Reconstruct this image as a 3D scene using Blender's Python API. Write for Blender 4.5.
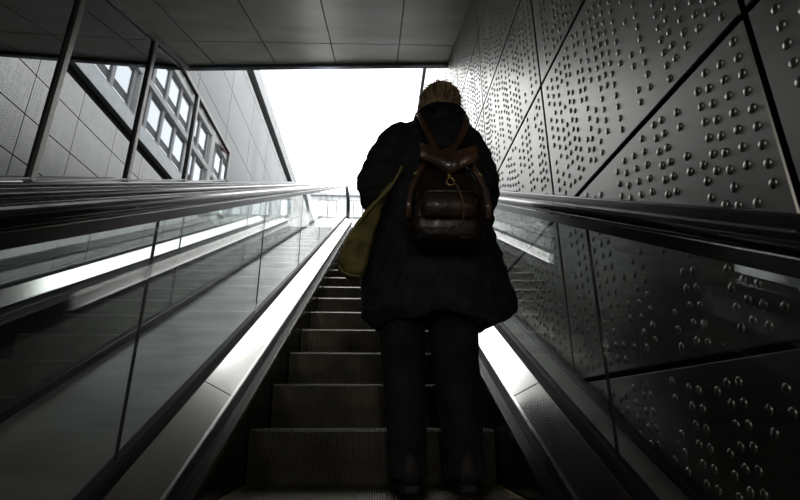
import bpy, math, random
from math import sin, cos, tan, radians, pi, atan2, sqrt
from mathutils import Vector, Matrix
random.seed(7)
scene = bpy.context.scene
for o in list(bpy.data.objects): bpy.data.objects.remove(o)
C = scene.collection

# ---------------------------------------------------------------- camera, sky, exposure
A = radians(27.3)                         # slope of the escalator
CA, SA, TA = cos(A), sin(A), tan(A)
PITCH, YAW = radians(19.2), math.asin(.0511)
F = Vector((sin(YAW)*cos(PITCH), cos(YAW)*cos(PITCH), sin(PITCH)))
R = Vector((cos(YAW), -sin(YAW), 0)); U = R.cross(F)
cam = bpy.data.cameras.new('camera'); cam.sensor_width = 36; cam.lens = 480/800*36; cam.clip_start = .02; cam.clip_end = 500
co = bpy.data.objects.new('camera', cam); C.objects.link(co)
co.matrix_world = Matrix(((R.x, U.x, -F.x, 0), (R.y, U.y, -F.y, 0), (R.z, U.z, -F.z, 0), (0, 0, 0, 1)))
scene.camera = co
w = bpy.data.worlds.new('overcast'); scene.world = w; w.use_nodes = True
nt = w.node_tree; bg = nt.nodes['Background']
SKY = 4.6
tc = nt.nodes.new('ShaderNodeTexCoord'); sep = nt.nodes.new('ShaderNodeSeparateXYZ'); rmp = nt.nodes.new('ShaderNodeValToRGB')
nt.links.new(tc.outputs['Generated'], sep.inputs[0]); nt.links.new(sep.outputs['Z'], rmp.inputs[0]); nt.links.new(rmp.outputs[0], bg.inputs[0])
rmp.color_ramp.elements[0].position = 0; rmp.color_ramp.elements[0].color = (.88, .90, .91, 1)
rmp.color_ramp.elements[1].position = .5; rmp.color_ramp.elements[1].color = (.985, .995, 1, 1)
bg.inputs[1].default_value = SKY
vs = scene.view_settings; scene.display_settings.display_device = 'sRGB'
vs.view_transform = 'Standard'; vs.look = 'None'; vs.gamma = 1; vs.use_curve_mapping = False
vs.exposure = 0.0
# added area lights, unseen behind the camera, to brighten the dark interior
def fill_light(loc, size, power, tilt):
    l = bpy.data.lights.new('fill_light', 'AREA'); l.shape = 'RECTANGLE'; l.size, l.size_y = size; l.energy = power; l.color = (1, .95, .86)
    o = bpy.data.objects.new('fill_light', l); C.objects.link(o); o.location = loc; o.rotation_euler = (tilt, 0, 0)
for x in (-1.7, .1): fill_light((x, -2.6, 1.15), (.3, 2.2), 20, radians(20))

# ---------------------------------------------------------------- materials
def pm(name, col, metal=0, rough=.5, noise=0, nscale=5, bump=0, bscale=60, stretch=(1,1,1), rnoise=0, coat=0, spec=.5, ramp=None):
    m = bpy.data.materials.new(name); m.use_nodes = True
    n = m.node_tree.nodes; l = m.node_tree.links; b = n['Principled BSDF']
    b.inputs['Base Color'].default_value = (*col, 1); b.inputs['Metallic'].default_value = metal
    b.inputs['Roughness'].default_value = rough; b.inputs['Specular IOR Level'].default_value = spec
    b.inputs['Coat Weight'].default_value = coat
    if noise or bump or rnoise:
        t = n.new('ShaderNodeTexCoord'); mp = n.new('ShaderNodeMapping'); mp.inputs['Scale'].default_value = stretch
        l.new(t.outputs['Object'], mp.inputs[0])
    if noise or rnoise:
        nz = n.new('ShaderNodeTexNoise'); nz.inputs['Scale'].default_value = nscale; nz.inputs['Detail'].default_value = 6
        l.new(mp.outputs[0], nz.inputs[0])
    if noise:
        cr = n.new('ShaderNodeValToRGB'); l.new(nz.outputs['Fac'], cr.inputs[0])
        a = tuple(c*(1-noise) for c in col); d = tuple(min(1, c*(1+noise)) for c in col)
        if ramp: a = ramp
        cr.color_ramp.elements[0].position = .32; cr.color_ramp.elements[0].color = (*a, 1)
        cr.color_ramp.elements[1].position = .68; cr.color_ramp.elements[1].color = (*d, 1)
        l.new(cr.outputs[0], b.inputs['Base Color'])
    if rnoise:
        mr = n.new('ShaderNodeMapRange'); l.new(nz.outputs['Fac'], mr.inputs[0])
        mr.inputs['From Min'].default_value = .3; mr.inputs['From Max'].default_value = .7
        mr.inputs['To Min'].default_value = max(.02, rough-rnoise); mr.inputs['To Max'].default_value = rough+rnoise
        l.new(mr.outputs[0], b.inputs['Roughness'])
    if bump:
        bz = n.new('ShaderNodeTexNoise'); bz.inputs['Scale'].default_value = bscale; bz.inputs['Detail'].default_value = 3
        l.new(mp.outputs[0], bz.inputs[0]); bm = n.new('ShaderNodeBump'); bm.inputs['Strength'].default_value = bump; bm.inputs['Distance'].default_value = .01
        l.new(bz.outputs['Fac'], bm.inputs['Height']); l.new(bm.outputs[0], b.inputs['Normal'])
    return m
M = {}
M['stud_steel'] = pm('stud_steel', (.35,.343,.325), 1, .39, noise=.08, nscale=3, rnoise=.03)
M['joint'] = pm('joint', (.008,.008,.008), 0, .9, spec=.1)
M['ceiling'] = pm('ceiling_panel', (.64,.645,.61), .2, .4, noise=.10, nscale=1.3, ramp=(.44,.41,.34), stretch=(.6,1.6,1))
M['edge_steel'] = pm('edge_steel', (.30,.33,.40), .8, .35, noise=.3, nscale=3)
M['trim_alu'] = pm('trim_aluminium', (.42,.42,.41), .7, .4, noise=.1)
M['clad'] = pm('cladding', (.20,.205,.21), .55, .36, noise=.16, nscale=2.2, stretch=(1,1.6,.35), rnoise=.07)
M['coping'] = pm('coping', (.45,.46,.47), .3, .5, noise=.1)
M['frame_alu'] = pm('frame_aluminium', (.42,.415,.40), .5, .42, noise=.1)
M['steel'] = pm('brushed_steel', (.50,.49,.47), 1, .17)
M['deck'] = pm('outer_deck_steel', (.66,.65,.63), .85, .30, noise=.18, nscale=2.0, stretch=(2,4,2))
M['dark_steel'] = pm('dark_steel', (.07,.07,.07), .9, .28, noise=.2)
M['bright_edge'] = pm('bright_edge', (.8,.8,.8), 1, .22)
M['rubber'] = pm('handrail_rubber', (.008,.008,.009), 0, .18, spec=.4)
M['track'] = pm('handrail_track', (.02,.02,.02), .3, .3)
M['black'] = pm('black_seal', (.008,.008,.008), 0, .5)
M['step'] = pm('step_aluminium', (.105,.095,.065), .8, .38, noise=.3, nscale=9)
M['groove'] = pm('groove_dark', (.012,.011,.010), .2, .7)  # groove floors, coloured darker than the ridges
M['nosing'] = pm('nosing_highlight', (.42,.40,.36), .9, .35)  # sky highlight along the nosing, put into a paler metal colour
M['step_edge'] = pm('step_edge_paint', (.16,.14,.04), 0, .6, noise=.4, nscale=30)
M['concrete'] = pm('concrete', (.10,.10,.10), 0, .8, noise=.2)
M['pale_wall'] = pm('pale_wall', (.62,.63,.65), 0, .7, noise=.08, nscale=1)
M['facade'] = pm('facade_concrete', (.36,.36,.35), 0, .75, noise=.15, nscale=.6)
M['facade_frame'] = pm('facade_frame', (.20,.205,.21), .3, .5)
M['facade_dark'] = pm('facade_dark', (.05,.052,.055), .2, .5)
M['facade_pane'] = pm('facade_pane', (.62,.65,.68), .85, .12)
M['red'] = pm('awning_red', (.16,.02,.02), 0, .7); M['white'] = pm('awning_white', (.4,.4,.4), 0, .7)
M['coat'] = pm('coat_fabric', (.019,.0195,.022), 0, .72, noise=.35, nscale=14, bump=.6, bscale=28, spec=.25)
M['knit'] = pm('collar_fabric', (.014,.014,.015), 0, .9, bump=.5, bscale=160, spec=.1)
M['jeans'] = pm('jeans', (.014,.0155,.021), 0, .85, noise=.5, nscale=10, bump=.5, bscale=22, spec=.2)
M['skin'] = pm('skin', (.45,.28,.21), 0, .55, noise=.06, nscale=20)
M['hair'] = pm('hair', (.60,.44,.26), 0, .45, noise=.3, nscale=30, stretch=(2,2,.35), ramp=(.04,.03,.02))
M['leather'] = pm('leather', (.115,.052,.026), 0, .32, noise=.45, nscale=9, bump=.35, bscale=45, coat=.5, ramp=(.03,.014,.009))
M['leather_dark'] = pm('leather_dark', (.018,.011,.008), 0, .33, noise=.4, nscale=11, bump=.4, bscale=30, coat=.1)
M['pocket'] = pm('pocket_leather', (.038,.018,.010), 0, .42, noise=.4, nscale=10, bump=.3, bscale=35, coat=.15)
M['brass'] = pm('brass', (.55,.40,.18), 1, .3)
M['cord'] = pm('cord', (.16,.10,.05), 0, .7)
M['bag'] = pm('bag_canvas', (.20,.165,.035), 0, .7, noise=.35, nscale=14, bump=.5, bscale=40, ramp=(.07,.06,.016))
M['bag_trim'] = pm('bag_trim', (.26,.22,.08), 0, .6)
M['shoe'] = pm('shoe_leather', (.012,.010,.009), 0, .7, noise=.3, bump=.2)
M['sole'] = pm('shoe_sole', (.012,.012,.012), 0, .7)
M['lace'] = pm('lace', (.03,.028,.025), 0, .8)
M['eye'] = pm('eye', (.12,.09,.07), 0, .2)

def glass_mat(name, tint, ior=1.5, gcol=(1,1,1), boost=1.0):
    m = bpy.data.materials.new(name); m.use_nodes = True; n = m.node_tree.nodes; l = m.node_tree.links
    for x in list(n):
        if x.type == 'BSDF_PRINCIPLED': n.remove(x)
    tr = n.new('ShaderNodeBsdfTransparent'); tr.inputs[0].default_value = (*tint, 1)
    gl = n.new('ShaderNodeBsdfGlossy'); gl.inputs['Roughness'].default_value = .012; gl.inputs[0].default_value = (*gcol, 1)
    fr = n.new('ShaderNodeFresnel'); fr.inputs[0].default_value = ior
    ge = n.new('ShaderNodeNewGeometry'); mr = n.new('ShaderNodeMapRange'); l.new(ge.outputs['Backfacing'], mr.inputs[0])
    mr.inputs['To Min'].default_value = ior; mr.inputs['To Max'].default_value = 1/ior; l.new(mr.outputs[0], fr.inputs[0])
    mx = n.new('ShaderNodeMixShader'); l.new(fr.outputs[0], mx.inputs[0])
    l.new(tr.outputs[0], mx.inputs[1]); l.new(gl.outputs[0], mx.inputs[2])
    l.new(mx.outputs[0], n['Material Output'].inputs[0]); return m
M['glass'] = glass_mat('balustrade_glass', (.94,.96,.955), 1.45)
def mirror_glass(name):
    # solar-control glass: tinted mirror coat over a dark room
    m = bpy.data.materials.new(name); m.use_nodes = True; n = m.node_tree.nodes; l = m.node_tree.links
    b = n['Principled BSDF']; b.inputs['Base Color'].default_value = (.25,.262,.27,1)
    b.inputs['Metallic'].default_value = 1; b.inputs['Roughness'].default_value = .015
    return m
M['window_glass'] = mirror_glass('window_glass')

# ---------------------------------------------------------------- mesh helpers
def P(x, s, n): return (x, s*CA - n*SA, s*SA + n*CA)          # slope coordinates to world
def PY(x, y, n): return (x, y, (n + y*SA)/CA)                 # by world Y and height n over the camera's slope plane
def ZN(y, n): return (n + y*SA)/CA
class MB:
    def __init__(s): s.v = []; s.f = []; s.m = []
    def add(s, vs_, fs, mi=0):
        k = len(s.v); s.v += [tuple(p) for p in vs_]; s.f += [tuple(i+k for i in f) for f in fs]; s.m += [mi]*len(fs)
    def hexa(s, p, mi=0):      # 8 points: bottom ring 0-3, top ring 4-7
        s.add(p, [(0,3,2,1),(4,5,6,7),(0,1,5,4),(1,2,6,5),(2,3,7,6),(3,0,4,7)], mi)
    def box(s, x0, x1, y0, y1, z0, z1, mi=0):
        s.hexa([(x0,y0,z0),(x1,y0,z0),(x1,y1,z0),(x0,y1,z0),(x0,y0,z1),(x1,y0,z1),(x1,y1,z1),(x0,y1,z1)], mi)
    def slope_box(s, x0, x1, y0, y1, n0, n1, mi=0):   # vertical ends, follows the slope
        s.hexa([PY(x0,y0,n0),PY(x1,y0,n0),PY(x1,y1,n0),PY(x0,y1,n0),PY(x0,y0,n1),PY(x1,y0,n1),PY(x1,y1,n1),PY(x0,y1,n1)], mi)
    def sweep(s, prof, path, mi=0, cap=True):
        # prof: (x, n) ring; path: list of (Y, Z, dirY, dirZ up-vector) frames
        n = len(prof); k0 = len(s.v)
        for (y, z, uy, uz) in path:
            for (x, h) in prof: s.v.append((x, y + h*uy, z + h*uz))
        for i in range(len(path)-1):
            for j in range(n):
                a = k0+i*n+j; b = k0+i*n+(j+1) % n
                s.f.append((a, b, b+n, a+n)); s.m.append(mi)
        if cap:
            s.f.append(tuple(k0+j for j in range(n-1,-1,-1))); s.m.append(mi)
            e = k0+(len(path)-1)*n; s.f.append(tuple(e+j for j in range(n))); s.m.append(mi)
    def tube(s, pts, rad, seg=10, mi=0, flat=None):
        # pts: Vectors; rad: number or list of (rx, ry)
        pts = [Vector(p) for p in pts]; n = len(pts); k0 = len(s.v)
        up = None
        for i, p in enumerate(pts):
            d = (pts[min(i+1, n-1)] - pts[max(i-1, 0)]).normalized()
            if up is None:
                up = Vector(flat) if flat else (Vector((0,0,1)) if abs(d.z) < .9 else Vector((0,1,0)))
            a = d.cross(up).normalized(); b = a.cross(d).normalized(); up = b
            r = rad[i] if isinstance(rad, (list, tuple)) else rad
            rx, ry = r if isinstance(r, (list, tuple)) else (r, r)
            for j in range(seg):
                t = 2*pi*j/seg; s.v.append(tuple(p + a*cos(t)*rx + b*sin(t)*ry))
        for i in range(n-1):
            for j in range(seg):
                a = k0+i*seg+j; b = k0+i*seg+(j+1) % seg
                s.f.append((a, b, b+seg, a+seg)); s.m.append(mi)
        s.f.append(tuple(k0+j for j in range(seg-1,-1,-1))); s.m.append(mi)
        e = k0+(n-1)*seg; s.f.append(tuple(e+j for j in range(seg))); s.m.append(mi)
    def rings(s, secs, seg=32, mi=0, fn=None, power=2.0):
        # horizontal loft: (cx, cy, z, rx, ry)
        k0 = len(s.v); n = len(secs)
        for i, (cx, cy, z, rx, ry) in enumerate(secs):
            for j in range(seg):
                t = 2*pi*j/seg; c_, s_ = cos(t), sin(t)
                ex = 2/power
                px = math.copysign(abs(c_)**ex, c_); py = math.copysign(abs(s_)**ex, s_)
                k = fn(t, z) if fn else 1
                dz = 0
                if isinstance(k, tuple): k, dz = k
                s.v.append((cx+px*rx*k, cy+py*ry*k, z+dz))
        for i in range(n-1):
            for j in range(seg):
                a = k0+i*seg+j; b = k0+i*seg+(j+1) % seg
                s.f.append((a, b, b+seg, a+seg)); s.m.append(mi)
        s.f.append(tuple(k0+j for j in range(seg-1,-1,-1))); s.m.append(mi)
        e = k0+(n-1)*seg; s.f.append(tuple(e+j for j in range(seg))); s.m.append(mi)
    def ball(s, c, r, seg=16, rn=10, mi=0):
        rx, ry, rz = r if isinstance(r, (list, tuple)) else (r, r, r)
        s.rings([(c[0], c[1], c[2]-rz*cos(pi*(i+.15)/(rn+.3)), rx*sin(pi*(i+.15)/(rn+.3)), ry*sin(pi*(i+.15)/(rn+.3))) for i in range(rn+1)], seg, mi)
    def build(s, name, mat, parent=None, smooth=False, origin=None):
        me = bpy.data.meshes.new(name)
        off = Vector((0,0,0))
        if parent is not None: off = Vector(parent['_base'])
        elif origin: off = Vector(origin)
        me.from_pydata([tuple(Vector(p)-off) for p in s.v], [], s.f)
        for m in (mat if isinstance(mat, (list, tuple)) else [mat]): me.materials.append(m)
        me.polygons.foreach_set('material_index', s.m)
        if smooth: me.polygons.foreach_set('use_smooth', [True]*len(s.f))
        me.update()
        o = bpy.data.objects.new(name, me); C.objects.link(o)
        if parent is not None:
            o.parent = parent; o['_base'] = parent['_base']
        else: o.location = off
        return o
def auto(o, ang=35):
    me = o.data
    me.polygons.foreach_set('use_smooth', [True]*len(me.polygons))
    try: me.set_sharp_from_angle(angle=radians(ang))
    except Exception: pass
    return o
def bevel(o, w=.002, seg=2):
    b = o.modifiers.new('bevel', 'BEVEL'); b.width = w; b.segments = seg; b.limit_method = 'ANGLE'; return o
def remesh(o, v, sm=4, f=.5):
    r = o.modifiers.new('remesh', 'REMESH'); r.mode = 'VOXEL'; r.voxel_size = v; r.use_smooth_shade = True
    if sm: s_ = o.modifiers.new('smooth', 'SMOOTH'); s_.iterations = sm; s_.factor = f
    return o
def displace(o, strength, size, name):
    t = bpy.data.textures.new(name, 'CLOUDS'); t.noise_scale = size; t.noise_depth = 2
    d = o.modifiers.new('folds', 'DISPLACE'); d.texture = t; d.strength = strength; d.mid_level = .5; return o
def thing(name, label, cat, loc=(0,0,0), group=None, kind=None):
    o = bpy.data.objects.new(name, None); C.objects.link(o); o.location = loc; o['_base'] = tuple(loc); o.empty_display_size = .1
    if label: o['label'] = label; o['category'] = cat
    if group: o['group'] = group
    if kind: o['kind'] = kind
    return o
def tag(o, label, cat, group=None):
    o['label'] = label; o['category'] = cat
    if group: o['group'] = group
    return o
def struct(o): o['kind'] = 'structure'; return o

XL, XR = -2.45, .85
ZG, ZC, ZT = 6.03, 6.32, 6.68            # shadow gap, coping underside, coping top
YE = 4.95                                 # front edge of the ceiling
YL = 9.65; ZL = ZN(YL, -1.0)              # top landing
YB = -5.0                                 # back end of the shaft
def ye(x): return 5.10 - .0667*(x-XL)               # the front edge runs slightly askew
def ceil_z(y, x=None): return 4.205 + .38*(y-(YE if x is None else ye(x)))

# ---------------------------------------------------------------- right wall: steel panels with pressed studs
def stud_mesh(mb, y, z, x, r, seg, rn, mi=0):
    k = len(mb.v); h = r*.45
    for i in range(rn):
        t = (pi/2)*i/rn
        rr = r*cos(t); hh = h*sin(t)
        for j in range(seg):
            a = 2*pi*j/seg; mb.v.append((x-hh, y+rr*cos(a), z+rr*sin(a)*1.12))
    mb.v.append((x-h, y, z)); top = len(mb.v)-1
    for i in range(rn-1):
        for j in range(seg):
            a = k+i*seg+j; b = k+i*seg+(j+1) % seg
            mb.f.append((a, a+seg, b+seg, b)); mb.m.append(mi)
    e = k+(rn-1)*seg
    for j in range(seg): mb.f.append((e+j, top, e+(j+1) % seg)); mb.m.append(mi)
wr = MB(); ws = MB()
ys = [.84+1.225*k for k in range(-5, 12)]; zs = [-3.635+.755*k for k in range(0, 13)] + [ZG]
G = .009
wr.box(XR+.03, XR+.3, YB, 16, -5, ZG, 1)
rng = random.Random(11)
for i in range(len(ys)-1):
    for j in range(len(zs)-1):
        y0, y1, z0, z1 = ys[i]+G, ys[i+1]-G, zs[j]+G, zs[j+1]-G
        if z1 < ZN(y0, -1.6)-.7 or (y0 > 14.2): continue
        b = .006
        wr.add([(XR+.03,y0,z0),(XR+.03,y1,z0),(XR+.03,y1,z1),(XR+.03,y0,z1),(XR+.004,y0,z0),(XR+.004,y1,z0),(XR+.004,y1,z1),(XR+.004,y0,z1)],
               [(0,1,5,4),(1,2,6,5),(2,3,7,6),(3,0,4,7)], 1)       # panel edges in the joints, coloured dark
        wr.hexa([(XR+.004,y0,z0),(XR+.004,y1,z0),(XR+.004,y1,z1),(XR+.004,y0,z1),(XR,y0+.003,z0+.003),(XR,y1-.003,z0+.003),(XR,y1-.003,z1-.003),(XR,y0+.003,z1-.003)], 0)
        yc = (y0+y1)/2
        if z1 < ZN(y1, -1.0)-.3 or y1 < -.6: continue
        near = yc < 3.2
        # columns of studs at uneven distances, with blanks left in them
        yy = y0+.035+rng.random()*.02
        while yy < y1-.03:
            ph = rng.uniform(0, 1)
            zz = z0+.03+ph*.048
            a1 = z1-.03; a0 = z0+.02; q = rng.random()
            if q < .10: a0 += (z1-z0)*rng.uniform(.2,.6)
            elif q < .20: a1 -= (z1-z0)*rng.uniform(.2,.6)
            gap0 = rng.uniform(z0, z1); gl = rng.choice((0,0,0,.08,.13))
            while zz < z1-.02:
                if a0 <= zz <= a1 and not (gap0 < zz < gap0+gl) and rng.random() > .06 and zz > ZN(yy, -.95):
                    stud_mesh(ws, yy, zz, XR, .0108, 12 if near else 7, 4 if near else 2)
                zz += .0475
            yy += rng.choice((.040,.047,.053,.060,.070) if near else (.036,.045,.05,.06,.07))
o = struct(wr.build('wall_right', [M['stud_steel'], M['joint']]))
so = ws.build('stud', M['stud_steel'], None, smooth=True); so.name = 'studs'; so.parent = o; so['kind'] = 'stuff'
# coping of the right wall
mb = MB(); mb.box(XR-.02, XR+.45, YE-.2, 16, ZC, ZT, 0); mb.box(XR+.12, XR+.4, YE-.2, 16, ZG-.02, ZC, 1)
struct(mb.build('trim_1', [M['coping'], M['joint']]))

# ---------------------------------------------------------------- left wall: glazing strip, cladding panels, coping
mb = MB()
mb.box(XL-.30, XL-.03, YB, 16, -5, 4.15-3.0, 1)                     # lower backing
mb.slope_box(XL-.30, XL-.03, YB, 7.15, -3.0, -.08, 1)
mb.box(XL-.30, XL-.03, 7.10, 16, -1, ZG, 1)
mb.box(XL-.30, XL-.03, YE-1.5, 7.12, 4.17, ZG, 1)
def clad(y0, y1, z0, z1, clipn=None):
    y0 += .005; y1 -= .005; z0 += .005; z1 -= .005
    poly = [(y0,z0),(y1,z0),(y1,z1),(y0,z1)]
    if clipn is not None:
        out = []; g = lambda p: p[1]-ZN(p[0], clipn)
        for i in range(4):
            a, b = poly[i], poly[(i+1) % 4]
            if g(a) >= 0: out.append(a)
            if (g(a) >= 0) != (g(b) >= 0):
                u = g(a)/(g(a)-g(b)); out.append((a[0]+(b[0]-a[0])*u, a[1]+(b[1]-a[1])*u))
        poly = out
        if len(poly) < 3: return
    n = len(poly)
    mb.add([(XL-.03,a,b) for a, b in poly]+[(XL,a,b) for a, b in poly], [tuple(range(n-1,-1,-1)), tuple(range(n,2*n))]+[(i,(i+1) % n,(i+1) % n+n,i+n) for i in range(n)], 0)
yg = 7.10
for row, (z0, z1, ph) in enumerate([(4.395,5.13,5.54),(5.13,5.88,5.54),(5.88,ZG,5.54)]):
    y = ph-1.27*3
    while y < 15:
        if y+1.27 > YE-1.0: clad(y, y+1.27, z0, z1, -.065)
        y += 1.27
y = YE-1.0
clad(YE-1.0, 5.54, 4.17, 4.395); clad(5.54, 6.81, 4.17, 4.395); clad(6.81, 7.13, 4.17, 4.395)
clad(yg+.02, 8.10, 3.65, 4.395, -.065); clad(8.10, 9.37, 3.65, 4.395, -.065)
# panels below the sill, seen through the glass balustrades
for k in range(-4, 9):
    y0 = 1.1+1.25*k
    for n0, n1 in ((-1.1,-.62),(-.61,-.30),(-.29,-.12)):
        b = .004
        mb.hexa([PY(XL-.03,y0+b,n0),PY(XL,y0+b,n0),PY(XL,y0+1.25-b,n0),PY(XL-.03,y0+1.25-b,n0),PY(XL-.03,y0+b,n1),PY(XL,y0+b,n1),PY(XL,y0+1.25-b,n1),PY(XL-.03,y0+1.25-b,n1)], 0)
struct(mb.build('wall_left', [M['clad'], M['joint']]))
mb = MB(); mb.slope_box(XL-.02, XL+.07, YB, 12.5, -.115, -.06, 0)
struct(bevel(mb.build('trim_2', M['dark_steel']), .006))                 # sill
mb = MB()
mb.box(XL-.45, XL+.015, YE-.2, 16, ZC, ZT, 0); mb.box(XL-.4, XL-.10, YE-.2, 16, ZG-.02, ZC, 1)
struct(mb.build('trim_3', [M['coping'], M['joint']]))
# glazing: each window is frame bars and one pane
mull = [-3.2,-2.0,-.8,.4,1.62,3.17,4.33,5.59,7.07]
ZH = 4.15
for k in range(len(mull)-1):
    y0, y1 = mull[k], mull[k+1]
    t = thing('window_%d' % (k+1), None, None, (XL, y0, ZN(y0, -.03)), kind='structure')
    def top(y): return min(ZH, ceil_z(y, XL)+.10)
    fr = MB(); a = .028
    def bar(ya, yb, za0, za1, zb0, zb1, x0=XL-.05, x1=XL+.018):
        fr.hexa([(x0,ya,za0),(x1,ya,za0),(x1,yb,zb0),(x0,yb,zb0),(x0,ya,za1),(x1,ya,za1),(x1,yb,zb1),(x0,yb,zb1)])
    bar(y0-(.028), y0+.028, ZN(y0,-.06), top(y0), ZN(y0,-.06), top(y0))
    if k == len(mull)-2: bar(y1-.028, y1+.028, ZN(y1,-.04), top(y1)+.0, ZN(y1,-.04), top(y1))
    bar(y0+.028, y1-.028, ZN(y0,-.06), ZN(y0,-.06)+.022, ZN(y1,-.06), ZN(y1,-.06)+.022)
    yk = YE+.15+(ZH-.10-4.205)/.38
    if y0 < yk < y1:
        bar(y0+.028, yk, top(y0)-.06, top(y0), top(yk)-.06, top(yk)); bar(yk, y1-.028, ZH-.06, ZH, ZH-.06, ZH)
    else: bar(y0+.028, y1-.028, top(y0)-.06, top(y0), top(y1)-.06, top(y1))
    bevel(fr.build('frame', M['frame_alu'], t), .004)
    pn = MB(); pts = [(y0+.02, ZN(y0,-.06)), (y1-.02, ZN(y1,-.06)), (y1-.02, top(y1)-.02)]
    if y0 < yk < y1: pts.append((yk, ZH-.02))
    pts.append((y0+.02, top(y0)-.02)); n = len(pts)
    pn.add([(XL-.008, a_, b_) for a_, b_ in pts]+[(XL-.02, a_, b_) for a_, b_ in pts],
           [tuple(range(n)), tuple(range(2*n-1, n-1, -1))]+[(i, i+n, (i+1) % n+n, (i+1) % n) for i in range(n)])
    pn.build('pane', M['window_glass'], t)

# ---------------------------------------------------------------- ceiling of the covered part
mb = MB()
def cbox(x0, x1, y0, y1, d0, d1, mi, end=False):
    def q(x, y, d):
        if end and y == y1: y = y1+ye(x)-YE
        return (x, y, ceil_z(y, x)+d)
    mb.hexa([q(x0,y0,d0),q(x1,y0,d0),q(x1,y1,d0),q(x0,y1,d0),q(x0,y0,d1),q(x1,y0,d1),q(x1,y1,d1),q(x0,y1,d1)], mi)
cbox(XL-.3, XR+.3, YB, YE, .035, 1.9, 1, True)
xs = [XL, -2.08, -1.31, -.555, .215, XR]
yj = [YB, -3.0, -1.4, .2, 1.8, 3.15, 4.38, YE]
for i in range(len(xs)-1):
    for j in range(len(yj)-1):
        cbox(xs[i]+.006, xs[i+1]-.006, yj[j]+.006, yj[j+1]-(.006 if j < len(yj)-2 else 0), 0, .03, 0, j == len(yj)-2)
struct(mb.build('ceiling', [M['ceiling'], M['joint']]))
mb = MB()
ya, yb, z0 = ye(XL), ye(XR), 4.205
mb.hexa([(XL,ya+.002,z0-.04),(XR,yb+.002,z0-.04),(XR,yb+.06,z0-.04),(XL,ya+.06,z0-.04),(XL,ya+.002,z0+2),(XR,yb+.002,z0+2),(XR,yb+.06,z0+2),(XL,ya+.06,z0+2)])
struct(bevel(mb.build('trim_4', M['edge_steel']), .004))
mb = MB(); c0, c1 = ceil_z(YB, XL), z0
mb.hexa([(XL+.002,YB,c0-.05),(XL+.05,YB,c0-.05),(XL+.05,ya,c1-.05),(XL+.002,ya,c1-.05),(XL+.002,YB,c0),(XL+.05,YB,c0),(XL+.05,ya,c1),(XL+.002,ya,c1)])
struct(mb.build('trim_5', M['trim_alu']))

# ---------------------------------------------------------------- floor, back wall, landing, street level
mb = MB(); mb.slope_box(XL-.3, XR+.3, YB, YL, -1.9, -1.7)
mb.box(XL-.3, XR+.3, YL+.0, 22, ZL-.4, ZL)
struct(mb.build('floor', M['concrete']))
mb = MB(); mb.box(XL-.3, XR+.3, YB-.2, YB, ZN(YB,-1.9), ceil_z(YB)+1.9)
struct(mb.build('wall_back', M['concrete']))
mb = MB(); mb.box(-60, XL-.3, 0, 90, ZL-.3, ZL-.02); mb.box(XR+.3, 60, 0, 90, ZL-.3, ZL-.02); mb.box(XL-.3, XR+.3, 22, 90, ZL-.3, ZL-.02)
struct(mb.build('ground', M['concrete']))
# trim along the foot of the studded wall over the handrail, and the baseboard
mb = MB(); mb.slope_box(XR-.045, XR-.001, YB, YL, -.095, -.043)
struct(bevel(mb.build('trim_6', M['dark_steel']), .004))
mb = MB(); mb.slope_box(XR-.03, XR-.001, YB, YL, -.95, -.775)
struct(bevel(mb.build('baseboard_right', M['dark_steel']), .004))

# ---------------------------------------------------------------- escalators
def incl(y0, y1, n=2, n0=0.0):     # straight frames along the slope
    return [(y0+(y1-y0)*i/(n-1), ZN(y0+(y1-y0)*i/(n-1), n0), -SA, CA) for i in range(n)]
def rail_path(n0, y0, y1, tail, newel=0, rr=.6):
    # slope, then a curve to level, then a level run, then (newel) the turn-round
    fr = incl(y0, y1, 40, n0); z = fr[-1][1]; y = y1
    K = 10; L = rr*A*1.0
    for i in range(1, K+1):
        a = A*(1-i/K); am = A*(1-(i-.5)/K); y += L/K*cos(am)*2; z += L/K*sin(am)*2; fr.append((y, z, -sin(a), cos(a)))
    for i in range(1, 5): fr.append((y+tail*i/4, z, 0, 1))
    y += tail
    if newel:
        r = newel
        for i in range(1, 13):
            t = pi*i/12; fr.append((y+r*sin(t), z-r+r*cos(t), sin(t), cos(t)))
    return fr, y, z
def rr_ring(x0, x1, n0, n1, r, seg=4):
    pts = []
    for (cx, cn, a0) in ((x1-r, n1-r, 0), (x0+r, n1-r, 90), (x0+r, n0+r, 180), (x1-r, n0+r, 270)):
        for i in range(seg+1):
            t = radians(a0+90*i/seg); pts.append((cx+r*cos(t), cn+r*sin(t)))
    return pts
def step_mesh():
    mb = MB(); pitch = .0092; n = 108; W = pitch*n/2; D = .008; d, rise = .395, .2045
    path = [((d+.002, 0), (0, 1)), ((.012, 0), (0, 1)), ((.0, -.010), (-.7, .7)), ((.006, -.11), (-1, .0)), ((.016, -rise-.012), (-1, .05))]
    cols = []
    for i in range(n):
        x = -W+i*pitch; cols += [(x, 0), (x+pitch*.46, 0), (x+pitch*.5, 1), (x+pitch*.96, 1)]
    cols.append((W, 0)); k = len(path)
    for (x, lo) in cols:
        for (p, nrm) in path: mb.v.append((x, p[0]-nrm[0]*D*lo, p[1]-nrm[1]*D*lo))
    for i in range(len(cols)-1):
        for j in range(k-1):
            a = i*k+j; mb.f.append((a, a+1, a+k+1, a+k))
            mb.m.append(2 if i % 4 in (2,) else 3 if (j == 1 and i % 4 == 0) else 1 if (j == 0 and (i < 10 or i > len(cols)-11)) else 0)
    mb.box(-W, W, .03, d-.01, -.16, -.012, 0)
    return mb
STEP = None
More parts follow.
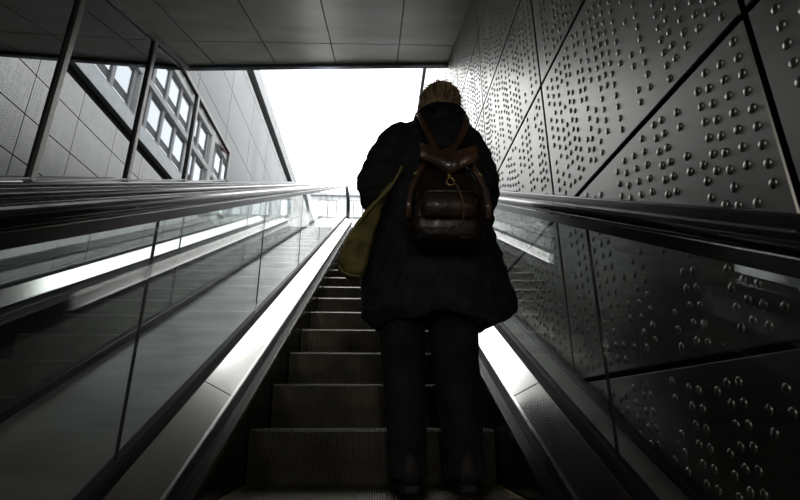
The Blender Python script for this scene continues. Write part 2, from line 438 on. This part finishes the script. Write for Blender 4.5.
def make_escalator(c, phase, label, kmin, kmax, e=0.0, en=0.0):
    # e, en: how much further out and lower the balustrade stands
    G0 = e
    global STEP
    t = thing('escalator', label, 'escalator', (c, 0, ZN(0, -1.0)), group='escalators going up side by side')
    for k in range(kmin, kmax):
        y = phase+.395*k
        if y+.4 > YL+.1: continue
        if STEP is None:
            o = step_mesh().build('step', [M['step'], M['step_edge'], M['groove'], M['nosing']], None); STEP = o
        else: o = STEP.copy(); C.objects.link(o)
        o.parent = t; o.location = (0, y, ZN(y, -1.0)-ZN(0, -1.0))
    for s in (-1, 1):
        X = lambda v: c+s*v
        def sw(name, prof, mat, n0=0, smooth=False, y0=YB, tail=1.6, newel=0):
            m = MB(); pr_ = [(X(x), h) for x, h in prof]
            if s < 0: pr_ = pr_[::-1]
            fr, _, _ = rail_path(n0, y0, YL-.9, tail, newel)
            m.sweep(pr_, fr); o = m.build(name, mat, t)
            return o
        sw('skirt_panel', [(.505,-1.35),(.513,-1.35),(.513,-.90),(.505,-.90)], M['dark_steel'])
        sw('skirt_cap', [(.502,-.915),(.530,-.915),(.530,-.897),(.505,-.897)], M['steel'])
        sw('gap_seal', [(.530,-.93),(.545,-.93),(.545,-.83),(.537,-.835),(.533,-.865),(.530,-.87)], M['black'])
        # inner decking in lengths with fine joints
        segs = [YB, -2.9, -.4, 1.55, 4.05, 6.5, YL-.9]
        for q in range(len(segs)-1):
            m = MB(); pr_ = [(X(a_), b_) for a_, b_ in [(.537,-.87),(.66+e,-.87),(.622+e,-.735+en),(.618+e,-.735+en),(.537,-.816)]]
            if s < 0: pr_ = pr_[::-1]
            m.sweep(pr_, incl(segs[q]+.002, segs[q+1]-.002, 2)); bevel(m.build('inner_deck', M['steel'], t), .0015)
        sw('deck_edge', [(.533,-.826),(.5405,-.826),(.5405,-.8135),(.533,-.8185)], M['bright_edge'])
        sw('glass_clamp', [(.6225+e,-.78),(.660+e,-.78),(.660+e,-.705+en),(.6515+e,-.70+en),(.6285+e,-.70+en),(.6225+e,-.715+en)], M['black'])
        # glass
        d = .0035
        seams = [1.37+1.26*k for k in range(-5, 6)]+[YL-.9]
        for q in range(len(seams)-1):
            m = MB(); m.slope_box(X(.635+e) if s > 0 else X(.645+e), X(.645+e) if s > 0 else X(.635+e), seams[q]+d, seams[q+1]-d, -.74, -.127)
            m.build('glass_panel', M['glass'], t)
        for y in seams[1:-1]:
            m = MB(); m.slope_box(X(.6365+e) if s > 0 else X(.6435+e), X(.6435+e) if s > 0 else X(.6365+e), y-d+.0003, y+d-.0003, -.72, -.129)
            m.build('glass_joint', M['black'], t)
        # upper level glass with the newel end
        fr, ye, ze = rail_path(0, YL-1.0, YL-.9, .45, 0)
        m = MB(); g0 = YL-.9+.004; pts = []
        topz = [(y, z-.127) for (y, z, a_, b_) in fr if y > g0]
        R_ = .36; yc, zc = ye+.02, ze-.125-R_
        arc = [(yc+R_*sin(a_), zc+R_*cos(a_)) for a_ in [pi*i/10 for i in range(1, 11)]]
        pts = [(g0, ZN(g0, -.72)), (g0, ZN(g0, -.127))]+topz+arc
        pts.append((YL+.2, zc-R_))
        n = len(pts); m.add([(X(.635+e), a_, b_) for a_, b_ in pts]+[(X(.645+e), a_, b_) for a_, b_ in pts],
            [tuple(range(n)), tuple(range(2*n-1, n-1, -1))]+[(i, (i+1) % n, (i+1) % n+n, i+n) for i in range(n)])
        m.build('glass_panel', M['glass'], t)
        auto(sw('handrail_track', [(.615+e,-.130),(.665+e,-.130),(.666+e,-.094),(.614+e,-.094)], M['track'], tail=.45, newel=.30))
        auto(sw('handrail', rr_ring(.598+e,.682+e,-.096,-.062,.013), M['rubber'], tail=.45, newel=.30), 60)
        sw('handrail_guide', [(.608+e,-.1015),(.614+e,-.1015),(.614+e,-.098),(.608+e,-.098)], M['bright_edge'], tail=.45)
    return t
t1 = make_escalator(0, 2.09, 'near escalator with a person in a dark parka standing on it', -8, 20, .018, -.022)
t2 = make_escalator(-1.76, 2.36, 'empty escalator on the far side of the left glass balustrade', -7, 20)
# outer decks
mb = MB(); mb.sweep([(-1.10,-.81),(-.679,-.81),(-.679,-.732),(-1.10,-.732)], incl(YB, YL, 2))
o = mb.build('outer_deck', M['deck'], None, origin=(-.88, 0, -1)); tag(bevel(o, .002), 'smooth grey metal deck strip between the two escalators', 'deck')
mb = MB()
for a, b in ((YB,-2.6),(-2.59,.0),(.01,2.6),(2.61,5.2),(5.21,7.8),(7.81,YL)):
    mb.sweep([(.679,-.90),(.818,-.90),(.818,-.795),(.679,-.795)], incl(a, b, 2))
o = mb.build('outer_deck', M['deck'], None, origin=(.73, 0, -1)); tag(o, 'narrow bronze-grey metal deck strip at the foot of the studded wall', 'deck')
mb = MB(); mb.slope_box(XL+.001, -2.422, YB, YL, -1.2, -.74); struct(mb.build('baseboard_left', M['dark_steel']))

# ---------------------------------------------------------------- building reflected in the glazing
XF = 7.1
t = thing('office_building', 'grey office block with rows of tall windows, mirrored in the left glazing', 'building', (XF+4, 24, ZL))
mb = MB(); mb.box(XF+.25, XF+9, 8, 52, ZL-.3, 31); mb.box(XF, XF+.3, 8, 52, ZL-.3, 13.7)
mb.build('wall', M['facade'], t)
mb = MB()
for z in (13.7, 16.45, 19.2, 21.95, 24.7, 27.45, 30.2): mb.box(XF-.10, XF+.3, 8, 52, z-.14, z+.22)
mb.build('floor_band', M['facade'], t)
yy = 10.0; col = []
PITCHW = 1.66
ks = list(range(-7, 17))
for k in ks:
    y = 23.6+PITCHW*k
    if k % 6 == 5 or k in (-1,): 
        mb = MB(); mb.box(XF-.12, XF+.3, y-1.42, y-.75, 13.7, 31); mb.build('pillar', M['facade'], t)
    mb = MB(); mb.box(XF+.05, XF+.28, y-.16, y+.10, 13.7, 31); mb.build('mullion', M['facade_frame'], t)
WIN = None
for k in ks:
    for z in (13.95, 16.75, 19.45, 22.2, 24.95, 27.7):
        y = 23.6+PITCHW*k
        if WIN is None:
            m = MB(); m.box(XF+.16, XF+.24, .10, 1.5, -.03, 2.25, 0)
            WIN = m.build('window', M['facade_dark'], None)
            m2 = MB(); m2.box(XF+.13, XF+.155, .20, 1.38, .75, 2.1, 0); m2.box(XF+.13, XF+.155, .20, 1.38, .06, .30, 0)
            PAN = m2.build('pane', M['facade_pane'], None); PAN.parent = WIN
            WIN.parent = t; WIN.location = (-(XF+4), y-24, z-ZL)
        else:
            a = WIN.copy(); C.objects.link(a); a.parent = t; a.location = (-(XF+4), y-24, z-ZL)
            b = PAN.copy(); C.objects.link(b); b.parent = a
m = MB()
for i in range(6): m.box(XF-.5+.08*i, XF-.42+.08*i, 31.8, 32.8, 18.9+.07*i, 18.97+.07*i, i % 2)
m.build('awning', [M['red'], M['white']], t)

# far pale building at the end of the shaft
t = thing('street_building', 'pale low building with dark window bars beyond the top landing', 'building', (0, 34, ZL))
mb = MB(); mb.box(-9, 6, 32, 38, ZL-.3, 15.2); mb.build('wall', M['pale_wall'], t)
mb = MB(); mb.box(-9.2, 6.2, 31.7, 38.2, 15.2, 15.4); mb.build('roof', M['coping'], t)
for k in range(7):
    x = -8.4+2.0*k
    mb = MB(); mb.box(x, x+1.35, 31.93, 32.02, 13.5, 14.9); w_ = mb.build('window', M['facade_frame'], t)
    mb = MB(); mb.box(x+.1, x+.62, 31.90, 31.94, 13.6, 14.8); mb.box(x+.72, x+1.25, 31.90, 31.94, 13.6, 14.8); mb.build('pane', M['facade_pane'], w_)

# ---------------------------------------------------------------- the person
FZ = ZN(2.09-.395, -1.0)       # tread under the feet
PB = (.25, 1.95, FZ)
person = thing('person', 'person seen from behind in a dark knee-length parka and jeans, riding the near escalator', 'person', PB)
def V(*a): return Vector(a)
# body: one continuous skin
b = MB()
def leg(sx, hip, knee, ank):
    b.tube([hip, hip.lerp(knee,.5), knee, knee.lerp(ank,.4), ank, ank-V(0,-.0,.04)], [.082,.07,.052,.053,.036,.034], 14)
    b.tube([ank+V(0,-.035,-.035), ank+V(0,.03,-.045), ank+V(0,.13,-.062), ank+V(0,.18,-.068)], [(.032,.03),(.036,.035),(.040,.022),(.03,.015)], 12)
leg(-1, V(.17,1.96,.62), V(.125,1.97,.22), V(.127,1.93,FZ+.10)); leg(1, V(.33,1.96,.62), V(.325,1.97,.22), V(.342,1.93,FZ+.10))
b.rings([(.25,1.95,.56,.12,.09),(.25,1.95,.66,.165,.115),(.26,1.95,.80,.135,.10),(.27,1.95,.95,.15,.11),(.275,1.95,1.08,.175,.115),(.28,1.95,1.18,.18,.10),(.285,1.95,1.24,.13,.08),(.29,1.95,1.28,.06,.06)], 24)
b.tube([V(.285,1.95,1.20), V(.29,1.95,1.30), V(.295,1.965,1.38)], [.06,.055,.055], 14)
HC = V(.298, 1.975, 1.435)
b.rings([(HC.x,HC.y+.02,HC.z-.115,.03,.035),(HC.x,HC.y+.018,HC.z-.095,.05,.062),(HC.x,HC.y+.012,HC.z-.05,.066,.085),(HC.x,HC.y,HC.z,.074,.096),(HC.x,HC.y-.003,HC.z+.045,.073,.095),(HC.x,HC.y-.003,HC.z+.08,.055,.072),(HC.x,HC.y-.003,HC.z+.10,.02,.03)], 24)
b.tube([HC+V(0,.09,.02), HC+V(0,.108,-.012), HC+V(0,.118,-.028), HC+V(0,.095,-.036)], [.009,.011,.014,.010], 10)       # nose
b.tube([HC+V(-.022,.094,-.062), HC+V(0,.101,-.062), HC+V(.022,.094,-.062)], [.006,.009,.006], 8)                          # lips
for s in (-1, 1):
    b.ball(HC+V(s*.078,.0,-.008), (.011,.018,.030), 10, 6)                                                             # ears
    b.ball(HC+V(s*.030,.086,.014), (.018,.010,.006), 8, 4)                                                             # brow
def arm(sh, el, wr_, s):
    b.tube([sh, sh.lerp(el,.5), el, el.lerp(wr_,.35), wr_], [.052,.046,.038,.036,.026], 14)
    d = (wr_-el).normalized(); side = V(-s, 0, 0); upv = d.cross(side).normalized()
    side = upv.cross(d).normalized()
    b.tube([wr_-d*.01, wr_+d*.03, wr_+d*.075, wr_+d*.095], [(.026,.017),(.034,.016),(.040,.015),(.038,.012)], 12, flat=upv)
    for i, (off, L) in enumerate(((-.030,.062),(-.010,.074),(.011,.070),(.031,.054))):
        p = wr_+d*.085+side*off
        q = [p-d*.02, p+d*L*.42, p+d*L*.66-upv*(L*.36), p+d*L*.50-upv*(L*.78)]
        b.tube(q, [.0098,.0092,.0085,.007], 8)
    p = wr_+d*.030+side*(.030); b.tube([p-side*.012, p+side*.022+d*.022-upv*.012, p+side*.020+d*.050-upv*.026, p+side*.006+d*.068-upv*.034], [.013,.012,.0105,.008], 8)
arm(V(.115,1.95,1.20), V(.0,1.92,.96), V(.12,2.26,.93), -1); arm(V(.435,1.95,1.18), V(.468,1.92,.92), V(.37,2.26,.90), 1)
body = b.build('body', M['skin'], person); remesh(body, .006, 3)
for s in (-1, 1):
    m = MB(); m.ball(HC+V(s*.030,.081,0), .0115, 12, 8); m.build('eye', M['eye'], person, smooth=True)

# hair: cap and tousled locks
hm = MB(); rng = random.Random(3)
hm.rings([(HC.x,HC.y-.030,HC.z-.075,.066,.066),(HC.x,HC.y-.022,HC.z-.04,.083,.086),(HC.x,HC.y-.014,HC.z,.088,.097),(HC.x,HC.y-.008,HC.z+.05,.085,.102),(HC.x,HC.y-.005,HC.z+.085,.066,.082),(HC.x,HC.y-.004,HC.z+.108,.025,.035)], 24)
for i in range(1500):
    ph = rng.uniform(0, 2*pi); th = rng.uniform(0, 1)**.8*1.95
    if sin(ph) > .35 and th > 1.15: continue
    n = V(sin(th)*cos(ph), sin(th)*sin(ph), cos(th))
    base = HC+V(0,-.012,.0)+V(n.x*.084, n.y*.092, n.z*.098)
    crown = V(0,-.03,1)
    down = (V(0,0,-1)-n*V(0,0,-1).dot(n)); down = down.normalized() if down.length > .05 else V(cos(ph),sin(ph),0)
    tang = V(-sin(ph)*.5, cos(ph)*.5, 0)*rng.uniform(-.9,.9)
    L = rng.uniform(.030,.062); out = rng.uniform(.15,.45)
    p1 = base+(down+tang+n*out).normalized()*L*.5; p2 = p1+(down+tang*1.2+n*(out-.28)).normalized()*L*.5
    r = rng.uniform(.0022,.0042); hm.tube([base-n*.004, base+down*.006+n*.004, p1, p2], [r*.7, r, r*.85, .0005], 4)
for i in range(26):                                   # upright tuft on the crown
    a = rng.uniform(0,2*pi); q = rng.uniform(0,.018)
    p = HC+V(-.012+cos(a)*q, -.02+sin(a)*q, .092); hm.tube([p, p+V(rng.uniform(-.01,.012),rng.uniform(-.01,.01),.018), p+V(rng.uniform(-.02,.02),rng.uniform(-.015,.01),.027)], [.003,.0025,.0006], 4)
hm.build('hair', M['hair'], person, smooth=True)

# coat: torso, skirt, sleeves and hood roll as one surface
cm = MB()
def cw(t, z):
    k = 1+.018*sin(z*78)*(1 if z > .55 else .4) + .018*sin(3*t+z*9)+.012*sin(7*t+z*5)
    dz = 0
    if z < .47: dz = .010*sin(5*t+1) + .05*max(0, cos(t)-.7)*3*.6 + .05*math.exp(-((cos(t)+.10)/.20)**2) - .012*abs(cos(t))
    return (k, dz)
cs = [(.262,1.96,.355,.262,.185),(.264,1.96,.40,.322,.205),(.262,1.96,.47,.326,.212),(.252,1.96,.56,.312,.21),(.243,1.96,.66,.296,.205),(.238,1.96,.76,.278,.195),
      (.245,1.955,.86,.26,.185),(.258,1.95,.96,.25,.178),(.268,1.95,1.06,.248,.172),(.272,1.95,1.15,.240,.165),(.278,1.95,1.22,.215,.150),(.284,1.95,1.275,.165,.130),(.290,1.95,1.315,.128,.115),(.293,1.95,1.335,.115,.108)]
dens = []
for i in range(len(cs)-1):
    for q in range(4):
        u = q/4; dens.append(tuple(cs[i][k]*(1-u)+cs[i+1][k]*u for k in range(5)))
dens.append(cs[-1]); cm.rings(dens, 64, fn=cw)
def sleeve(pts, rads):
    pp, rr_ = [], []
    for i in range(len(pts)-1):
        for q in range(8):
            u = q/8; pp.append(pts[i].lerp(pts[i+1], u)); rr_.append((rads[i]*(1-u)+rads[i+1]*u)*(1+.035*sin(len(pp)*1.25)))
    pp.append(pts[-1]); rr_.append(rads[-1]); cm.tube(pp, rr_, 24)
sleeve([V(.175,1.95,1.24),V(.105,1.945,1.205),V(.040,1.935,1.09),V(-.002,1.925,.985),V(.010,1.95,.925),V(.07,2.10,.915),V(.115,2.23,.925)], [.075,.100,.096,.094,.090,.078,.055])
sleeve([V(.385,1.95,1.215),V(.425,1.945,1.15),V(.450,1.94,1.06),V(.457,1.925,.97),V(.447,1.95,.90),V(.41,2.10,.885),V(.37,2.23,.895)], [.075,.093,.092,.090,.086,.076,.055])
coat = cm.build('coat', M['coat'], person); remesh(coat, .0085, 3); displace(coat, .022, .06, 'coat_folds')
# stand-up collar, open at the front
kc = MB()
kc.rings([(.290,1.945,1.285,.140,.118),(.293,1.945,1.315,.131,.117),(.295,1.947,1.335,.127,.116),(.297,1.95,1.345,.122,.114),(.297,1.95,1.358,.122,.115),(.297,1.952,1.370,.114,.108),(.297,1.953,1.377,.100,.096),(.297,1.953,1.370,.088,.086),(.297,1.953,1.345,.085,.083)], 40,
         fn=lambda t, z: 1+.015*sin(6*t+z*20))
col_ = kc.build('collar', M['knit'], person); remesh(col_, .007, 2); displace(col_, .008, .05, 'collar_folds')
# trousers
tm = MB()
def trouser(secs):
    d = []
    for i in range(len(secs)-1):
        for q in range(6):
            u = q/6; d.append(tuple(secs[i][k]*(1-u)+secs[i+1][k]*u for k in range(5)))
    d.append(secs[-1])
    tm.rings(d, 32, fn=lambda t, z: 1+.030*sin(z*55+2*sin(t))*max(0, min(1, (.34-z)*1.4))+.015*sin(3*t+z*14))
trouser([(.128,1.93,FZ+.045,.074,.103),(.127,1.935,FZ+.12,.072,.085),(.124,1.955,-.02,.078,.09),(.118,1.96,.10,.083,.095),(.112,1.96,.22,.087,.10),(.112,1.96,.36,.093,.112),(.145,1.96,.56,.105,.125),(.19,1.96,.66,.11,.125)])
trouser([(.342,1.93,FZ+.045,.077,.104),(.341,1.935,FZ+.12,.075,.086),(.336,1.955,-.02,.082,.09),(.330,1.96,.10,.088,.096),(.324,1.96,.22,.094,.102),(.320,1.96,.36,.102,.115),(.325,1.96,.56,.105,.125),(.30,1.96,.66,.11,.125)])
tm.rings([(.25,1.96,.56,.16,.125),(.25,1.96,.66,.175,.13),(.25,1.96,.80,.155,.115)], 32)
tro = tm.build('trousers', M['jeans'], person); remesh(tro, .008, 2); displace(tro, .010, .05, 'trouser_folds')
# shoes
for (x, y, rot) in ((.122,1.95,-.10),(.346,1.95,.10)):
    base = (x, y, FZ)
    sh = MB(); secs = [(-.118,.024,.055,.075),(-.105,.034,.060,.085),(-.06,.037,.062,.095),(0,.038,.05,.075),(.06,.046,.04,.055),(.11,.044,.032,.042),(.145,.030,.026,.03),(.158,.010,.02,.015)]
    k0 = 0
    for (dy, wx, cz, hz) in secs:
        for j in range(16):
            a = 2*pi*j/16; xx = wx*cos(a); zz = cz+.012+hz*.75*sin(a); zz = max(zz, .022)
            sh.v.append((x+xx*cos(rot)-dy*sin(rot)*-1, y+dy, FZ+zz))
    for i in range(len(secs)-1):
        for j in range(16):
            a = i*16+j; b2 = i*16+(j+1) % 16; sh.f.append((a, b2, b2+16, a+16)); sh.m.append(0)
    sh.f.append(tuple(range(15,-1,-1))); sh.m.append(0); sh.f.append(tuple((len(secs)-1)*16+j for j in range(16))); sh.m.append(0)
    shoe = sh.build('shoe', M['shoe'], person, smooth=True)
    so_ = MB(); pts = [(x+s_*w_+dy*sin(rot), y+dy) for s_, dy, w_ in [(1,-.122,.022),(1,-.10,.038),(1,-.04,.040),(1,.05,.049),(1,.11,.047),(1,.155,.028),(1,.168,.008),(-1,.168,.008),(-1,.155,.028),(-1,.11,.047),(-1,.05,.049),(-1,-.04,.040),(-1,-.10,.038),(-1,-.122,.022)]]
    n = len(pts); so_.add([(a,b3,FZ+.001) for a,b3 in pts]+[(a,b3,FZ+.026) for a,b3 in pts], [tuple(range(n)), tuple(range(2*n-1,n-1,-1))]+[(i,i+n,(i+1) % n+n,(i+1) % n) for i in range(n)])
    bevel(so_.build('sole', M['sole'], shoe), .003)
    lc = MB()
    for q in range(4): yy = y+.02+.02*q; lc.tube([(x-.022+(yy-y)*sin(rot),yy,FZ+.098-.012*q),(x+(yy-y)*sin(rot),yy+.006,FZ+.107-.012*q),(x+.022+(yy-y)*sin(rot),yy,FZ+.098-.012*q)], .0025, 6)
    lc.build('laces', M['lace'], shoe, smooth=True)

# ---------------------------------------------------------------- leather backpack
bp = thing('backpack', 'brown leather rucksack with flap and front pocket on the person\'s back', 'backpack', (.26, 1.66, .60))
BY = 1.665
m = MB()
def bw(t, z): return 1+ (.03*sin(9*t+z*6) if z > .78 else .012*sin(5*t+z*20))
secs = [(.258,BY,.600,.105,.055),(.258,BY,.612,.135,.075),(.258,BY,.65,.146,.085),(.259,BY,.72,.150,.088),(.260,BY,.79,.146,.084),(.262,BY,.85,.122,.072),(.263,BY,.90,.092,.058),(.264,BY,.935,.074,.048),(.264,BY,.95,.060,.04)]
d = []
for i in range(len(secs)-1):
    for q in range(4):
        u = q/4; d.append(tuple(secs[i][k]*(1-u)+secs[i+1][k]*u for k in range(5)))
d.append(secs[-1]); m.rings(d, 72, fn=bw, power=2.6)
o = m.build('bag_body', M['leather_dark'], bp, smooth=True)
# flap: folded over the top, sides flared and pinched in the middle
m = MB(); nu, nv = 22, 12; TH = .005
def flap(u, v, off=0):
    x = .264+(u-.5)*.205*(1+.10*v)
    lift = abs(u-.5)*2
    wave = .010*sin(u*9+1)
    if v < .35:
        k = v/.35; y = BY+.035-k*.085; z = .945+.022*sin(k*pi*.5)+.022*lift**1.4
    else:
        k = (v-.35)/.65; y = BY-.050-.030*k-.022*sin(k*pi)-.016*lift; z = .967-k*(.080+.022*(1-lift))+.022*lift**1.4*(1-k*.3)+.006*sin(u*7)
    y -= .014*math.exp(-((u-.60)/.05)**2)*-1*(v) + wave*v
    return (x, y-off, z+off*.5)
for off in (0, TH):
    for i in range(nu+1):
        for j in range(nv+1): m.v.append(flap(i/nu, j/nv, off))
NN = (nu+1)*(nv+1)
for i in range(nu):
    for j in range(nv):
        a = i*(nv+1)+j; q = (a, a+nv+1, a+nv+2, a+1)
        m.f.append(q[::-1]); m.m.append(0); m.f.append(tuple(x+NN for x in q)); m.m.append(0)
edge = [i*(nv+1) for i in range(nu+1)]+[nu*(nv+1)+j for j in range(1, nv+1)]+[i*(nv+1)+nv for i in range(nu-1,-1,-1)]+[j for j in range(nv-1,0,-1)]
for i in range(len(edge)):
    a, b2 = edge[i], edge[(i+1) % len(edge)]; m.f.append((a, b2, b2+NN, a+NN)); m.m.append(0)
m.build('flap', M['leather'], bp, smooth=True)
# front pocket with its own lid
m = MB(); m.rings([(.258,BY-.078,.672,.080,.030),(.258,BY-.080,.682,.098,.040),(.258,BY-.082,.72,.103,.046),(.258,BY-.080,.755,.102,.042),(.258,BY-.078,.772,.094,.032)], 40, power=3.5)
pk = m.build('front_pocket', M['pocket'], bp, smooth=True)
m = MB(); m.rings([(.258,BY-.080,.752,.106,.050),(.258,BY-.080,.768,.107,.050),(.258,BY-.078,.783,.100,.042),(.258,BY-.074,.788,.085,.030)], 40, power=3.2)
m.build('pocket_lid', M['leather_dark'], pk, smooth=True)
# drawcord with toggle, hanging from the neck of the bag
m = MB(); m.tube([(.262,BY-.100,.838),(.272,BY-.115,.81),(.286,BY-.132,.775),(.298,BY-.134,.735),(.304,BY-.130,.69),(.300,BY-.112,.645)], .0032, 8)
m.tube([(.262,BY-.100,.838),(.250,BY-.112,.815),(.246,BY-.115,.80)], .003, 8); m.build('drawcord', M['cord'], bp, smooth=True)
m = MB(); m.tube([(.262+.014*cos(a),BY-.118,.805+.015*sin(a)) for a in [2*pi*i/16 for i in range(17)]], .0028, 8); m.tube([(.258,BY-.112,.845),(.258,BY-.116,.822)], .006, 8)
m.build('buckle', M['brass'], bp, smooth=True)
# side compression straps and piping
for s in (-1, 1):
    m = MB(); m.tube([(.262+s*.075,BY-.062,.925),(.262+s*.112,BY-.070,.865),(.262+s*.138,BY-.076,.80),(.260+s*.146,BY-.078,.74),(.259+s*.146,BY-.076,.68)], [(.010,.003)]*5, 10, flat=(0,-1,0))
    m.build('side_strap', M['leather'], bp, smooth=True)
    m = MB(); m.tube([(.262+s*.104,BY-.066,.865+.012),(.262+s*.128,BY-.076,.865-.012)], .005, 8); m.build('strap_buckle', M['brass'], bp, smooth=True)
    # shoulder strap: from the ring over the shoulder, down the chest, back to the pack's foot
    sx = .282 + s*.088
    xr = .270+s*.020
    m = MB(); pts = [V(xr,1.715,.985),V(.272+s*.034,1.722,1.04),V(.278+s*.060,1.735,1.10),V(.282+s*.085,1.752,1.165),V(.285+s*.100,1.79,1.235),V(.285+s*.108,1.86,1.312),V(.285+s*.112,1.95,1.330),V(.285+s*.118,2.04,1.30),V(.28+s*.135,2.105,1.20),V(.275+s*.16,2.13,1.05),V(.27+s*.20,2.09,.85),V(.265+s*.225,1.98,.74),V(.26+s*.165,1.82,.70),V(.26+s*.120,1.735,.67)]
    m.tube(pts, [(.0125,.003)]+[(.0135,.004)]*8+[(.012,.003)]*5, 10, flat=(0,-1,.3)); m.build('shoulder_strap', M['leather'], bp, smooth=True)
    m = MB(); m.tube([(xr+.012*cos(a),1.700,.975+.014*sin(a)) for a in [2*pi*i/16 for i in range(17)]], .0026, 8); m.build('strap_ring', M['brass'], bp, smooth=True)
m = MB(); m.tube([(.268,BY+.02,.955),(.262,BY+.04,1.00),(.268,BY+.045,1.035),(.285,BY+.045,1.04),(.295,BY+.04,1.01),(.285,BY+.02,.955)], [(.007,.003)]*6, 8, flat=(0,-1,0)); m.build('carry_loop', M['leather'], bp, smooth=True)
m = MB(); m.box(.232,.305,BY+.0,BY+.045,.945,.99); remesh(m.build('strap_yoke', M['leather'], bp), .006, 3)

# ---------------------------------------------------------------- olive bag in the crook of the left arm
sb = thing('shoulder_bag', 'olive yellow canvas bag hanging behind the person\'s left arm', 'bag', (-.04, 1.84, .55))
out = [(.086,.959),(.052,.887),(.012,.80),(-.02,.664),(-.045,.515),(-.085,.512),(-.125,.523),(-.152,.545),(-.158,.572),(-.145,.61),(-.120,.67),(-.088,.747),(-.05,.81),(-.01,.858),(.035,.915)]
m = MB(); n = len(out); cx = sum(p[0] for p in out)/n; cz = sum(p[1] for p in out)/n
lay = [(-.050,.70),(-.044,.90),(-.025,.99),(0,1.0),(.025,.99),(.040,.9),(.044,.7)]
for (dy, k) in lay:
    for (x, z) in out: m.v.append((cx+(x-cx)*k+ .0, 1.835+dy*(1.0 if z < .8 else .45), cz+(z-cz)*(.5+.5*k)))
for i in range(len(lay)-1):
    for j in range(n):
        a = i*n+j; b2 = i*n+(j+1) % n; m.f.append((a, b2, b2+n, a+n)); m.m.append(0)
m.f.append(tuple(range(n-1,-1,-1))); m.m.append(0); m.f.append(tuple((len(lay)-1)*n+j for j in range(n))); m.m.append(0)
o = m.build('bag_body', M['bag'], sb); ss = o.modifiers.new('sub', 'SUBSURF'); ss.levels = 2; ss.render_levels = 2; displace(o, .022, .04, 'bag_folds')
o.data.polygons.foreach_set('use_smooth', [True]*len(o.data.polygons))
m = MB(); m.tube([(.100,1.765,.985),(.086,1.770,.955),(.060,1.775,.905),(.028,1.778,.865),(-.01,1.782,.825),(-.05,1.788,.775),(-.10,1.792,.70),(-.135,1.795,.62)], [(.006,.003)]*8, 8, flat=(0,-1,0)); m.build('bag_strap', M['bag_trim'], sb, smooth=True)
m = MB(); m.tube([(-.146,1.79,.555),(-.13,1.788,.53),(-.10,1.787,.517),(-.06,1.787,.512)], .0045, 8); m.build('piping', M['bag_trim'], sb, smooth=True)

for o in bpy.data.objects:
    if '_base' in o: del o['_base']
